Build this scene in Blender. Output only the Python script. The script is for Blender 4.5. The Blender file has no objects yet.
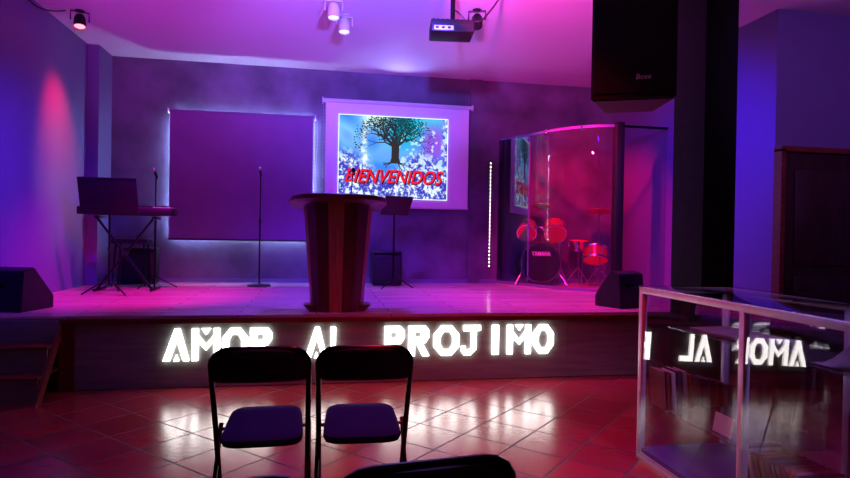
import bpy, bmesh, math, random
from mathutils import Vector, Matrix, Euler, noise
random.seed(7)
PI = math.pi
R = math.radians
sc = bpy.context.scene
C = sc.collection

# ------------------------------------------------------------------ materials
def lin(c):
    return tuple((x/255/12.92) if x/255 <= .04045 else ((x/255+.055)/1.055)**2.4 for x in c)

def mat(name, rgb, rough=.5, metal=0., nscale=0, namt=.15, bump=0., emit=None, estr=0., coat=0., spec=.5):
    m = bpy.data.materials.new(name); m.use_nodes = True
    nt = m.node_tree; b = nt.nodes['Principled BSDF']
    col = (*lin(rgb), 1)
    b.inputs['Base Color'].default_value = col
    b.inputs['Roughness'].default_value = rough
    b.inputs['Metallic'].default_value = metal
    b.inputs['Coat Weight'].default_value = coat
    b.inputs['Specular IOR Level'].default_value = spec
    if nscale:
        tc = nt.nodes.new('ShaderNodeTexCoord'); n = nt.nodes.new('ShaderNodeTexNoise')
        n.inputs['Scale'].default_value = nscale; n.inputs['Detail'].default_value = 5
        nt.links.new(tc.outputs['Object'], n.inputs['Vector'])
        r = nt.nodes.new('ShaderNodeMix'); r.data_type = 'RGBA'
        r.inputs[6].default_value = (*[c*(1-namt) for c in col[:3]], 1)
        r.inputs[7].default_value = (*[min(1, c*(1+namt)) for c in col[:3]], 1)
        mr = nt.nodes.new('ShaderNodeMapRange')
        mr.inputs[1].default_value = .35; mr.inputs[2].default_value = .65
        nt.links.new(n.outputs['Fac'], mr.inputs[0]); nt.links.new(mr.outputs[0], r.inputs[0])
        nt.links.new(r.outputs[2], b.inputs['Base Color'])
        if bump:
            bp = nt.nodes.new('ShaderNodeBump'); bp.inputs['Strength'].default_value = bump
            bp.inputs['Distance'].default_value = .01
            nt.links.new(n.outputs['Fac'], bp.inputs['Height']); nt.links.new(bp.outputs[0], b.inputs['Normal'])
    if emit:
        b.inputs['Emission Color'].default_value = (*lin(emit), 1)
        b.inputs['Emission Strength'].default_value = estr
    return m

def wood(name, c1, c2, rough=.35, scale=(2, 30, 30), coat=.0, planks=None):
    m = mat(name, c1, rough, coat=coat); nt = m.node_tree; b = nt.nodes['Principled BSDF']
    tc = nt.nodes.new('ShaderNodeTexCoord'); mp = nt.nodes.new('ShaderNodeMapping')
    mp.inputs['Scale'].default_value = scale
    n = nt.nodes.new('ShaderNodeTexNoise'); n.inputs['Scale'].default_value = 1.5; n.inputs['Detail'].default_value = 6
    nt.links.new(tc.outputs['Object'], mp.inputs[0]); nt.links.new(mp.outputs[0], n.inputs['Vector'])
    r = nt.nodes.new('ShaderNodeMix'); r.data_type = 'RGBA'
    r.inputs[6].default_value = (*lin(c1), 1); r.inputs[7].default_value = (*lin(c2), 1)
    mr = nt.nodes.new('ShaderNodeMapRange'); mr.inputs[1].default_value = .35; mr.inputs[2].default_value = .65
    nt.links.new(n.outputs['Fac'], mr.inputs[0]); nt.links.new(mr.outputs[0], r.inputs[0])
    out = r.outputs[2]
    if planks:
        bk = nt.nodes.new('ShaderNodeTexBrick')
        bk.inputs['Scale'].default_value = 1
        bk.inputs['Brick Width'].default_value = planks[0]; bk.inputs['Row Height'].default_value = planks[1]
        bk.inputs['Mortar Size'].default_value = planks[2]; bk.inputs['Mortar Smooth'].default_value = .2
        bk.inputs['Color1'].default_value = (1, 1, 1, 1); bk.inputs['Color2'].default_value = (.8, .8, .8, 1)
        bk.inputs['Mortar'].default_value = (.25, .25, .25, 1)
        nt.links.new(tc.outputs['Object'], bk.inputs['Vector'])
        mu = nt.nodes.new('ShaderNodeMix'); mu.data_type = 'RGBA'; mu.blend_type = 'MULTIPLY'
        mu.inputs[0].default_value = 1
        nt.links.new(out, mu.inputs[6]); nt.links.new(bk.outputs['Color'], mu.inputs[7]); out = mu.outputs[2]
        bp = nt.nodes.new('ShaderNodeBump'); bp.invert = True
        bp.inputs['Strength'].default_value = .3; bp.inputs['Distance'].default_value = .004
        nt.links.new(bk.outputs['Fac'], bp.inputs['Height']); nt.links.new(bp.outputs[0], b.inputs['Normal'])
    nt.links.new(out, b.inputs['Base Color'])
    return m

def glass(name, tint=(255, 255, 255), ior=1.5, rough=0.0, body=0.0, bodycol=(200, 190, 210)):
    m = bpy.data.materials.new(name); m.use_nodes = True; nt = m.node_tree
    nt.nodes.remove(nt.nodes['Principled BSDF'])
    o = nt.nodes['Material Output']
    t = nt.nodes.new('ShaderNodeBsdfTransparent'); t.inputs[0].default_value = (*lin(tint), 1)
    g = nt.nodes.new('ShaderNodeBsdfGlossy'); g.inputs['Roughness'].default_value = rough
    f = nt.nodes.new('ShaderNodeFresnel'); f.inputs['IOR'].default_value = ior
    mx = nt.nodes.new('ShaderNodeMixShader')
    base = t.outputs[0]
    if body:
        d = nt.nodes.new('ShaderNodeBsdfDiffuse'); d.inputs[0].default_value = (*lin(bodycol), 1)
        m2 = nt.nodes.new('ShaderNodeMixShader'); m2.inputs[0].default_value = body
        nt.links.new(t.outputs[0], m2.inputs[1]); nt.links.new(d.outputs[0], m2.inputs[2]); base = m2.outputs[0]
    ge = nt.nodes.new('ShaderNodeNewGeometry'); iv = nt.nodes.new('ShaderNodeMath'); iv.operation = 'SUBTRACT'; iv.inputs[0].default_value = 1
    nt.links.new(ge.outputs['Backfacing'], iv.inputs[1])
    ml = nt.nodes.new('ShaderNodeMath'); ml.operation = 'MULTIPLY'; nt.links.new(f.outputs[0], ml.inputs[0]); nt.links.new(iv.outputs[0], ml.inputs[1])
    nt.links.new(ml.outputs[0], mx.inputs[0]); nt.links.new(base, mx.inputs[1])
    nt.links.new(g.outputs[0], mx.inputs[2]); nt.links.new(mx.outputs[0], o.inputs[0])
    return m

def floor_tiles():
    m = mat('terracotta_tiles', (120, 55, 50), .24); nt = m.node_tree; b = nt.nodes['Principled BSDF']
    tc = nt.nodes.new('ShaderNodeTexCoord'); mp = nt.nodes.new('ShaderNodeMapping')
    T = .35; s2 = math.sqrt(2)
    mp.vector_type = 'POINT'
    # rotate so that u = (x+y)/sqrt2 , v = (y-x)/sqrt2
    mp.inputs['Rotation'].default_value = (0, 0, R(-45))
    mp.inputs['Location'].default_value = (-2.69/s2, -2.26/s2, 0)
    nt.links.new(tc.outputs['Object'], mp.inputs[0])
    bk = nt.nodes.new('ShaderNodeTexBrick'); bk.offset = 0; bk.squash = 1
    bk.inputs['Scale'].default_value = 1; bk.inputs['Brick Width'].default_value = T; bk.inputs['Row Height'].default_value = T
    bk.inputs['Mortar Size'].default_value = .0055; bk.inputs['Mortar Smooth'].default_value = .3
    bk.inputs['Color1'].default_value = (*lin((146, 44, 48)), 1); bk.inputs['Color2'].default_value = (*lin((128, 38, 42)), 1)
    bk.inputs['Mortar'].default_value = (*lin((20, 12, 14)), 1)
    nt.links.new(mp.outputs[0], bk.inputs['Vector'])
    n = nt.nodes.new('ShaderNodeTexNoise'); n.inputs['Scale'].default_value = 26; n.inputs['Detail'].default_value = 4
    nt.links.new(tc.outputs['Object'], n.inputs['Vector'])
    mu = nt.nodes.new('ShaderNodeMix'); mu.data_type = 'RGBA'; mu.blend_type = 'MULTIPLY'; mu.inputs[0].default_value = .5
    nt.links.new(bk.outputs['Color'], mu.inputs[6]); nt.links.new(n.outputs['Color'], mu.inputs[7])
    nt.links.new(bk.outputs['Color'], b.inputs['Base Color'])
    h = nt.nodes.new('ShaderNodeMath'); h.operation = 'MULTIPLY'; h.inputs[1].default_value = -3.2
    nt.links.new(bk.outputs['Fac'], h.inputs[0])
    n2 = nt.nodes.new('ShaderNodeMath'); n2.operation = 'MULTIPLY_ADD'; n2.inputs[1].default_value = .22
    nt.links.new(n.outputs['Fac'], n2.inputs[0]); nt.links.new(h.outputs[0], n2.inputs[2])
    bp = nt.nodes.new('ShaderNodeBump'); bp.inputs['Strength'].default_value = .8; bp.inputs['Distance'].default_value = .0032
    nt.links.new(n2.outputs[0], bp.inputs['Height']); nt.links.new(bp.outputs[0], b.inputs['Normal'])
    b.inputs['Specular IOR Level'].default_value = 1.0
    rr = nt.nodes.new('ShaderNodeMapRange'); rr.inputs[3].default_value = .23; rr.inputs[4].default_value = .8
    nt.links.new(bk.outputs['Fac'], rr.inputs[0]); nt.links.new(rr.outputs[0], b.inputs['Roughness'])
    return m

def emis(name, rgb, s):
    m = bpy.data.materials.new(name); m.use_nodes = True; nt = m.node_tree
    nt.nodes.remove(nt.nodes['Principled BSDF'])
    e = nt.nodes.new('ShaderNodeEmission'); e.inputs[0].default_value = (*lin(rgb), 1); e.inputs[1].default_value = s
    nt.links.new(e.outputs[0], nt.nodes['Material Output'].inputs[0]); return m

M = {}
M['wall_smooth'] = mat('painted_plaster', (106, 94, 138), .55, nscale=1.2, namt=.06)
M['wall_cloud'] = mat('clouded_grey_plaster', (90, 80, 104), .6, nscale=2.1, namt=.38, bump=.25)
M['wall_dark'] = mat('dark_plaster', (130, 120, 135), .7, nscale=2, namt=.1)
M['ceiling'] = mat('ceiling_white', (226, 222, 228), .7, nscale=.8, namt=.03)
M['floor'] = floor_tiles()
M['stage_floor'] = wood('stage_laminate', (190, 150, 140), (214, 178, 166), .19, (1.2, 14, 10), planks=(1.3, .19, .004))
M['stage_front'] = wood('grey_board', (118, 126, 122), (138, 146, 142), .6, (1.5, 16, 16))
M['trim_wood'] = wood('dark_red_wood', (88, 32, 26), (116, 46, 34), .4, (3, 20, 20))
M['dark_wood'] = wood('near_black_wood', (40, 20, 20), (58, 30, 28), .45, (14, 14, 1.5))
M['black'] = mat('black_plastic', (7, 7, 9), .5, nscale=60, namt=.1)
M['black_soft'] = mat('black_vinyl', (12, 12, 15), .5, nscale=40, namt=.1, bump=.1)
M['black_metal'] = mat('black_tube', (16, 16, 18), .3, .6)
M['grille'] = mat('speaker_grille', (10, 10, 12), .7, nscale=180, namt=.5, bump=.6)
M['chrome'] = mat('chrome', (210, 210, 215), .18, 1.)
M['alu'] = mat('brushed_aluminium', (206, 196, 210), .4, .1, nscale=30, namt=.05)
M['blue_vinyl'] = mat('blue_vinyl', (12, 11, 84), .8, nscale=50, namt=.08, bump=.1, spec=.15)
M['column'] = mat('dark_speckled_stone', (6, 6, 10), .8, nscale=90, namt=.6, bump=.6, spec=.3)
M['blind'] = mat('blind_fabric', (120, 84, 140), .65, nscale=3, namt=.06)
M['screen'] = mat('screen_fabric', (236, 232, 238), .7, nscale=2, namt=.02)
M['case_white'] = mat('white_plastic', (210, 206, 214), .4)
M['letter'] = emis('letter_glow', (255, 248, 244), 9.)
M['letter_side'] = emis('letter_edge_glow', (255, 244, 240), 5.)
M['led'] = emis('led_glow', (255, 226, 236), 12.)
M['ledblue'] = emis('led_cool_glow', (170, 200, 255), 125.)
M['lens_white'] = emis('fixture_lens_cool', (215, 215, 255), 2.5)
M['lens_red'] = emis('fixture_lens_red', (255, 60, 70), 14.)
M['glass'] = glass('case_glass', (236, 234, 240), 2.0)
M['shelf_glass'] = glass('shelf_glass_clear', (220, 225, 228), 1.5, body=.06)
M['acrylic'] = glass('clear_acrylic', (244, 240, 246), 1.5, body=.012)
M['acrylic_gloss'] = glass('glossy_acrylic', (200, 196, 220), 3.2, body=.0)
M['acrylic_edge'] = glass('acrylic_edge', (215, 215, 255), 1.5, .2, body=.22, bodycol=(170, 170, 255))
M['drum_shell'] = mat('dark_red_shell', (150, 20, 28), .25, coat=.6)
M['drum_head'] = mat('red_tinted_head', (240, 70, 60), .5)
M['bass_head'] = mat('black_drum_head', (16, 12, 24), .35)
M['cymbal'] = mat('bronze_cymbal', (226, 120, 80), .4, .3)
M['paper'] = mat('paper_white', (222, 214, 204), .7, nscale=5, namt=.05)
M['cloth'] = mat('grey_cloth', (128, 120, 134), .85, nscale=12, namt=.2, bump=.4)
M['deck'] = mat('case_blue_deck', (96, 92, 176), .5, nscale=3, namt=.08)
M['print'] = mat('white_lettering', (240, 240, 246), .5)
M['lect_dark'] = wood('lectern_dark_board', (74, 26, 28), (98, 38, 36), .4, (20, 20, 1.6))
M['lect_mid'] = wood('lectern_red_board', (126, 56, 48), (150, 74, 58), .4, (20, 20, 1.6))
M['lect_tan'] = wood('lectern_tan_board', (156, 98, 70), (178, 120, 88), .4, (20, 20, 1.6))
M['lect_top'] = wood('lectern_top_wood', (84, 36, 34), (106, 50, 44), .35, (2, 20, 20))

# ------------------------------------------------------------------ mesh helper
class B:
    def __init__(s): s.bm = bmesh.new()
    def _new(s, geom, mtx=None):
        if mtx is not None: bmesh.ops.transform(s.bm, matrix=mtx, verts=geom)
        return s
    def box(s, c, size, rot=(0, 0, 0), bev=0., seg=2):
        t = bmesh.new(); bmesh.ops.create_cube(t, size=1)
        bmesh.ops.scale(t, vec=size, verts=t.verts)
        if bev: bmesh.ops.bevel(t, geom=t.edges[:], offset=bev, segments=seg, affect='EDGES', profile=.5)
        m = Matrix.Translation(c) @ Euler(rot).to_matrix().to_4x4()
        bmesh.ops.transform(t, matrix=m, verts=t.verts); s.merge(t); return s
    def merge(s, t):
        me = bpy.data.meshes.new('t'); t.to_mesh(me); t.free(); s.bm.from_mesh(me); bpy.data.meshes.remove(me)
    def cyl(s, p0, p1, r, r2=None, seg=16, cap=True):
        p0 = Vector(p0); p1 = Vector(p1); d = p1-p0
        t = bmesh.new()
        bmesh.ops.create_cone(t, cap_ends=cap, segments=seg, radius1=r, radius2=r if r2 is None else r2, depth=d.length)
        m = Matrix.Translation((p0+p1)/2) @ d.to_track_quat('Z', 'Y').to_matrix().to_4x4()
        bmesh.ops.transform(t, matrix=m, verts=t.verts); s.merge(t); return s
    def sphere(s, c, r, sc_=(1, 1, 1), seg=16):
        t = bmesh.new(); bmesh.ops.create_uvsphere(t, u_segments=seg, v_segments=seg//2, radius=r)
        bmesh.ops.scale(t, vec=sc_, verts=t.verts); bmesh.ops.translate(t, vec=c, verts=t.verts); s.merge(t); return s
    def lathe(s, prof, seg=32, axis_m=None):
        t = bmesh.new(); rings = []
        for r, z in prof:
            if r < 1e-6: rings.append([t.verts.new((0, 0, z))])
            else: rings.append([t.verts.new((r*math.cos(2*PI*i/seg), r*math.sin(2*PI*i/seg), z)) for i in range(seg)])
        for a, b in zip(rings, rings[1:]):
            for i in range(seg):
                j = (i+1) % seg
                if len(a) == 1 and len(b) == 1: continue
                if len(a) == 1: t.faces.new((a[0], b[i], b[j]))
                elif len(b) == 1: t.faces.new((a[i], b[0], a[j]))
                else: t.faces.new((a[i], b[i], b[j], a[j]))
        bmesh.ops.recalc_face_normals(t, faces=t.faces[:])
        if axis_m is not None: bmesh.ops.transform(t, matrix=axis_m, verts=t.verts)
        s.merge(t); return s
    def prism(s, poly, d0, d1, m=None):
        """poly in (x,z); extruded along y from d0 to d1"""
        t = bmesh.new(); n = len(poly)
        a = [t.verts.new((x, d0, z)) for x, z in poly]; b = [t.verts.new((x, d1, z)) for x, z in poly]
        t.faces.new(a); t.faces.new(b[::-1])
        for i in range(n):
            j = (i+1) % n; t.faces.new((a[j], a[i], b[i], b[j]))
        bmesh.ops.recalc_face_normals(t, faces=t.faces[:])
        if m is not None: bmesh.ops.transform(t, matrix=m, verts=t.verts)
        s.merge(t); return s
    def loft(s, loops, close=True, cap=True):
        t = bmesh.new(); L = [[t.verts.new(p) for p in lp] for lp in loops]; n = len(L[0])
        for a, b in zip(L, L[1:]):
            for i in range(n if close else n-1):
                j = (i+1) % n; t.faces.new((a[i], a[j], b[j], b[i]))
        if cap: t.faces.new(L[0][::-1]); t.faces.new(L[-1])
        bmesh.ops.recalc_face_normals(t, faces=t.faces[:]); s.merge(t); return s
    def tube(s, pts, r, seg=10, smooth=0):
        pts = [Vector(p) for p in pts]
        if smooth:
            out = []
            n = len(pts)
            for i in range(n-1):
                p0, p1, p2, p3 = pts[max(i-1, 0)], pts[i], pts[i+1], pts[min(i+2, n-1)]
                for k in range(smooth):
                    t = k/smooth
                    out.append(.5*((2*p1)+(-p0+p2)*t+(2*p0-5*p1+4*p2-p3)*t*t+(-p0+3*p1-3*p2+p3)*t**3))
            out.append(pts[-1]); pts = out
        loops = []; up = None
        for i, p in enumerate(pts):
            d = (pts[min(i+1, len(pts)-1)]-pts[max(i-1, 0)]).normalized()
            if up is None:
                up = Vector((0, 0, 1)) if abs(d.z) < .9 else Vector((1, 0, 0))
            a = d.cross(up).normalized(); up = a.cross(d).normalized()
            loops.append([p + r*(math.cos(2*PI*k/seg)*a+math.sin(2*PI*k/seg)*up) for k in range(seg)])
        return s.loft(loops)
    def build(s, name, m, parent=None, loc=(0, 0, 0), rot=(0, 0, 0), smooth=True):
        me = bpy.data.meshes.new(name); s.bm.to_mesh(me); s.bm.free()
        o = bpy.data.objects.new(name, me); C.objects.link(o)
        me.materials.append(m)
        if smooth:
            me.shade_smooth(); me.set_sharp_from_angle(angle=R(35))
        o.location = loc; o.rotation_euler = rot
        if parent: o.parent = parent
        return o

def tag(o, label, cat, group=None):
    o['label'] = label; o['category'] = cat
    if group: o['group'] = group
    return o
def thing(name, label, cat, loc=(0, 0, 0), rz=0, group=None, rot=None):
    o = bpy.data.objects.new(name, None); C.objects.link(o); o.empty_display_size = .1
    o.location = loc; o.rotation_euler = rot or (0, 0, rz)
    return tag(o, label, cat, group)
def struct(o):
    o['kind'] = 'structure'; return o
def sbox(name, lo, hi, m, bev=0, parent=None):
    lo = Vector(lo); hi = Vector(hi)
    o = B().box((lo+hi)/2, hi-lo, bev=bev).build(name, m, parent, smooth=bool(bev))
    if not parent: struct(o)
    return o
def dup(root, loc, rz, label=None, group=None):
    r = root.copy(); C.objects.link(r); r.location = loc; r.rotation_euler = (0, 0, rz)
    if label: r['label'] = label
    if group: r['group'] = group
    for ch in list(root.children):
        c = ch.copy(); C.objects.link(c); c.parent = r
        for g in list(ch.children):
            d = g.copy(); C.objects.link(d); d.parent = c
    return r
def text_mesh(txt, size, extr, m, name, parent, mtx, shear=0., offset=0., width=None):
    cu = bpy.data.curves.new('txt', 'FONT'); cu.body = txt; cu.size = size; cu.extrude = extr
    cu.shear = shear; cu.offset = offset; cu.align_x = 'CENTER'; cu.align_y = 'CENTER'
    to = bpy.data.objects.new('txt', cu); C.objects.link(to)
    dg = bpy.context.evaluated_depsgraph_get(); dg.update()
    me = bpy.data.meshes.new_from_object(to.evaluated_get(dg))
    bpy.data.objects.remove(to); bpy.data.curves.remove(cu)
    if width:
        xs = [v.co.x for v in me.vertices]; k = width/(max(xs)-min(xs))
        for v in me.vertices: v.co.x *= k
    me.transform(mtx); me.materials.clear(); me.materials.append(m); me.name = name
    o = bpy.data.objects.new(name, me); C.objects.link(o)
    if parent: o.parent = parent
    return o
UP = Matrix.Rotation(R(90), 4, 'X')      # text in XY -> facing -Y

# ------------------------------------------------------------------ room
Y1, Y2, SH, CE = 5.1185, 8.416, .598, 3.6
XL, XR = -2.85, 4.46
struct(sbox('floor', (-3.1, -4.2, -.1), (6.6, 5.2, 0), M['floor']))
struct(sbox('ceiling', (-3.1, -4.2, CE), (6.6, 8.7, CE+.12), M['ceiling']))
sbox('wall_left', (XL-.2, -4.2, 0), (XL, Y2+.2, CE), M['wall_smooth'])
sbox('wall_back', (XL-.2, Y2, 0), (XR+.2, Y2+.2, CE), M['wall_cloud'])
sbox('wall_right', (XR, Y1+.14, 0), (XR+.2, Y2, CE), M['wall_smooth'])
sbox('wall_front', (XR, Y1, 0), (6.6, Y1+.14, CE), M['wall_smooth'])
sbox('wall_right_hall', (6.4, -4.2, 0), (6.6, Y1, CE), M['wall_dark'])
sbox('wall_rear', (-3.1, -4.4, 0), (6.6, -4.2, CE), M['wall_dark'])
sbox('trim_corner_pilaster', (XL, 7.95, SH), (-2.715, Y2, CE), M['wall_smooth'])
sbox('trim_back_pilaster', (2.18, Y2-.035, SH), (2.36, Y2, CE), M['wall_cloud'])
sbox('baseboard_back', (-2.715, Y2-.02, SH), (XR, Y2, SH+.055), M['wall_smooth'])
# dark timber double door on the front-facing wall
d = B()
d.box((5.42, Y1-.03, 1.09), (1.9, .06, 2.18))
dm = d.build('door_1', M['dark_wood'], smooth=False); struct(dm)
for x0 in (4.5, 5.44):
    b = B()
    for zz, hh in ((.55, .8), (1.53, .95)):
        b.box((x0+.44, Y1-.067, zz), (.62, .02, hh), bev=.006)
    b.build('door_panel', M['dark_wood'], dm)
b = B()
b.box((4.475, Y1-.05, 1.1), (.05, .1, 2.2)); b.box((6.385, Y1-.05, 1.1), (.05, .1, 2.2)); b.box((5.43, Y1-.05, 2.205), (1.96, .1, .05))
b.build('door_frame', M['trim_wood'], dm, smooth=False)
b = B(); b.sphere((5.35, Y1-.11, 1.05), .028); b.cyl((5.35, Y1-.06, 1.05), (5.35, Y1-.1, 1.05), .012)
b.build('door_knob', M['chrome'], dm)

# stage
st = B(); st.box(((XL+XR)/2, (Y1+.02+Y2)/2, SH/2-.01), (XR-XL, Y2-Y1-.02, SH-.02))
st = struct(st.build('stage_platform', M['dark_wood'], smooth=False))
sf = B(); sf.box(((XL+XR)/2, (Y1+Y2)/2, SH-.01), (XR-XL, Y2-Y1, .02)); sf.build('stage_floorboards', M['stage_floor'], st, smooth=False)
b = B()
for x0, x1 in ((-1.9, -1.3), (-1.298, 2.3), (2.302, XR)):
    b.box(((x0+x1)/2, Y1+.01, .27), (x1-x0, .02, .53))
b.build('front_board', M['stage_front'], st, smooth=False)
b = B(); b.box(((-2.0+XR)/2, Y1-.005, .556), (XR+2.0, .05, .044), bev=.004)
b.box((-1.95, Y1-.0, .267), (.1, .03, .534)); b.build('front_trim', M['trim_wood'], st)
# stairs
sr = thing('stage_stairs', 'three step wooden stair against the left end of the stage front', 'stairs', (-2.4, 4.85, 0))
for i, (z, y0) in enumerate(((.2, -.11), (.4, .04))):
    B().box((-.02, (y0+.262)/2, z-.012), (.82, .262-y0, .024), bev=.003).build('tread', M['trim_wood'], sr)
    B().box((-.02, y0+.03, (z-.2+z-.024)/2), (.80, .016, .176)).build('riser', M['stage_front'], sr, smooth=False)
B().box((-.02, .245, .487), (.80, .016, .174)).build('riser', M['stage_front'], sr, smooth=False)
for x in (-.435, .40):
    bb = B(); bb.prism([(-.2, 0), (.262, .57), (.262, .47), (-.1, 0)], x-.012, x+.012, Matrix(((0, 1, 0, 0), (1, 0, 0, 0), (0, 0, 1, 0), (0, 0, 0, 1))))
    bb.box((x, .245, .27), (.024, .03, .54))
    bb.build('stringer', M['trim_wood'], sr, smooth=False)

# ------------------------------------------------------------------ letters on the stage front
def ring(n_out, n_in):
    ps = []
    for i in range(len(n_out)):
        j = (i+1) % len(n_out)
        ps.append([n_out[i], n_out[j], n_in[j], n_in[i]])
    return ps
OUT = [(.3, 0), (.7, 0), (1, .3), (1, .7), (.7, 1), (.3, 1), (0, .7), (0, .3)]
INN = [(.38, .2), (.62, .2), (.74, .38), (.74, .62), (.62, .8), (.38, .8), (.26, .62), (.26, .38)]
BOWL_O = [(.30, 1), (.78, 1), (1, .82), (1, .62), (.78, .44), (.30, .44)]
BOWL_I = [(.30, .80), (.60, .80), (.60, .80), (.60, .62), (.60, .62), (.30, .62)]
GL = {
 'A': [[(0, 0), (.26, 0), (.52, .62), (.64, 1), (.44, 1)], [(.44, 1), (.64, 1), (1, 0), (.77, 0), (.5, .70)], [(.41, 0), (.62, 0), (.515, .2)]],
 'M': [[(0, 0), (0, 1), (.23, 1), (.23, .80), (.51, .50), (.78, .80), (.78, 1), (1, 1), (1, 0), (.78, 0), (.78, .58), (.51, .32), (.23, .58), (.23, 0)],
       [(.34, 1), (.68, 1), (.51, .80)]],
 'O': ring(OUT, INN),
 'R': [[(0, 0), (.30, 0), (.30, 1), (0, 1)], [(.30, .8), (.6, .8), (.6, .62), (.98, .62), (.98, .85), (.8, 1), (.30, 1)],
       [(.30, .44), (.8, .44), (.98, .62), (.30, .62)], [(.30, .44), (.55, .44), (.66, .44), (1, 0), (.68, 0), (.42, .36)]],
 'P': [[(0, 0), (.30, 0), (.30, 1), (0, 1)], [(.30, .8), (.6, .8), (.6, .62), (1, .62), (1, .85), (.8, 1), (.30, 1)],
       [(.30, .42), (.82, .42), (1, .62), (.30, .62)]],
 'L': [[(0, 0), (1, 0), (1, .2), (.3, .2), (.3, 1), (0, 1)]],
 'J': [[(.1, 1), (.1, .82), (.52, .82), (.52, .24), (.4, .18), (.22, .18), (.22, .3), (0, .3), (0, .12), (.14, 0), (.5, 0), (.78, .2), (.78, .82), (1, .82), (1, 1)]],
 'I': [[(0, 0), (1, 0), (1, 1), (0, 1)]],
}
LET = [('A', -1.241, -1.025, 'first letter A of AMOR, leftmost lit letter on the stage front'),
       ('M', -1.016, -.785, 'notched letter M of AMOR between the A and O'),
       ('O', -.775, -.558, 'octagonal letter O of AMOR behind the chair back'),
       ('R', -.551, -.362, 'letter R ending the word AMOR on stage front'),
       ('A', -.098, .1, 'letter A of AL seen between the two chair backs'),
       ('L', .118, .27, 'letter L of AL partly hidden by right chair back'),
       ('P', .584, .769, 'letter P starting PROJIMO above the right chair back'),
       ('R', .796, .994, 'letter R of PROJIMO between P and O'),
       ('O', 1.021, 1.267, 'octagonal letter O of PROJIMO between R and J'),
       ('J', 1.277, 1.462, 'hooked letter J of PROJIMO on the stage front'),
       ('I', 1.566, 1.63, 'narrow upright letter I of PROJIMO standing apart'),
       ('M', 1.703, 1.940, 'notched letter M of PROJIMO beside the last O'),
       ('O', 1.952, 2.16, 'last octagonal letter O, rightmost lit letter on stage front')]
ZB, ZT = .2218, .4955
for ch, x0, x1, lb in LET:
    b = B()
    for poly in GL[ch]:
        b.prism([((x-.5)*(x1-x0)*.95, .004+z*(ZT-ZB-.008)) for x, z in poly], -.010, .010)
    o = b.build('illuminated_letter', M['letter'], loc=((x0+x1)/2, Y1-.0105, ZB), smooth=False)
    o.data.materials.append(M['letter_side'])
    for f_ in o.data.polygons:
        if abs(f_.normal.y) < .5: f_.material_index = 1
    tag(o, 'white glowing '+lb, 'letter', 'illuminated letters spelling words along the stage front')

# ------------------------------------------------------------------ projection screen
YS = 8.316
ps = thing('projection_screen', 'white pull-down projection screen showing a tree and BIENVENIDOS', 'projection screen', (1.115, YS, 0))
B().box((0, .01, (1.69+3.13)/2), (2.06, .004, 3.13-1.69)).build('fabric', M['screen'], ps, smooth=False)
b = B(); b.cyl((-1.07, .02, 3.16), (1.08, .02, 3.16), .03)
b.build('roller_casing', M['case_white'], ps)
for x in (-1.075, 1.085): B().box((x, .04, 3.16), (.012, .1, .08)).build('end_bracket', M['case_white'], ps, smooth=False)
B().cyl((-1.035, .01, 1.685), (1.035, .01, 1.685), .013).build('bottom_bar', M['case_white'], ps)
b = B()
for k in range(56): b.sphere((-1.065, -.01, 3.14-k*.0195), .0052, seg=6)
for k in range(56): b.sphere((-1.04, -.01, 3.14-k*.0195), .0052, seg=6)
b.build('bead_chain', M['case_white'], ps)
# projected picture painted on a fine grid
IX0, IX1, IZ0, IZ1 = .262-1.115, 1.834-1.115, 1.80, 2.976
IW, IH = IX1-IX0, IZ1-IZ0
def nz(u, v, s, o=0): return noise.noise(Vector((u*s+o, v*s*.75+o*1.7, o)))
def mixc(a, b, t):
    t = max(0, min(1, t)); return tuple(x*(1-t)+y*t for x, y in zip(a, b))
def paint(u, v):
    n1 = nz(u, v, 5, 3.1); n2 = nz(u, v, 14, 9.3); n3 = nz(u, v, 32, 1.7)
    c = mixc((60, 130, 235), (120, 190, 250), .5+n1*1.2)
    c = mixc(c, (70, 90, 215), (.5-v)*1.4+n1)
    # pale waterfall stream
    s = math.exp(-((u-(.25+.03*math.sin(v*7)))/(.035+.02*n2))**2) if v > .3 else 0
    c = mixc(c, (235, 248, 250), s*(.75+n3))
    # light sky patch
    c = mixc(c, (210, 245, 235), math.exp(-((u-.36)**2/.014+(v-.97)**2/.02))*1.1)
    # cyan crown glow
    c = mixc(c, (10, 180, 205), math.exp(-((u-.62)**2/.022+(v-.85)**2/.03))*1.5)
    c = mixc(c, (60, 215, 225), math.exp(-((u-.86)**2/.012+(v-.97)**2/.006)))
    # violet cliff right
    c = mixc(c, (140, 84, 220), math.exp(-((u-.87)**2/.012+(v-.68)**2/.05))*1.3)
    # frosted rocks and bushes
    lo = max(0, min(1, (.50+.14*math.sin(u*9+1)-v)*6)); rt = max(0, min(1, (u-.93)*18)); 
    lt = max(0, min(1, (.44-v)*6)) if u < .12 else 0
    mask = max(lo, rt, lt)
    t = (n2*1.0+n3*1.4+nz(u, v, 75, 2.2)*1.5+.36)
    rock = mixc((62, 60, 180), (226, 246, 255), t)
    c = mixc(c, rock, mask)
    if u > .55 and v > .35 and v < .9:
        if nz(u, v, 30, 5.5) > .22: c = mixc(c, (200, 232, 255), .8)
    return c
NX, NZ = 210, 156
bm = bmesh.new(); cl = bm.loops.layers.float_color.new('Col')
vs = [[bm.verts.new((IX0+IW*i/NX, 0, IZ0+IH*j/NZ)) for i in range(NX+1)] for j in range(NZ+1)]
cols = [[(*lin(paint(i/NX, j/NZ)), 1) for i in range(NX+1)] for j in range(NZ+1)]
for j in range(NZ):
    for i in range(NX):
        f = bm.faces.new((vs[j][i], vs[j][i+1], vs[j+1][i+1], vs[j+1][i]))
        for l, (a, bq) in zip(f.loops, ((j, i), (j, i+1), (j+1, i+1), (j+1, i))): l[cl] = cols[a][bq]
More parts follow.
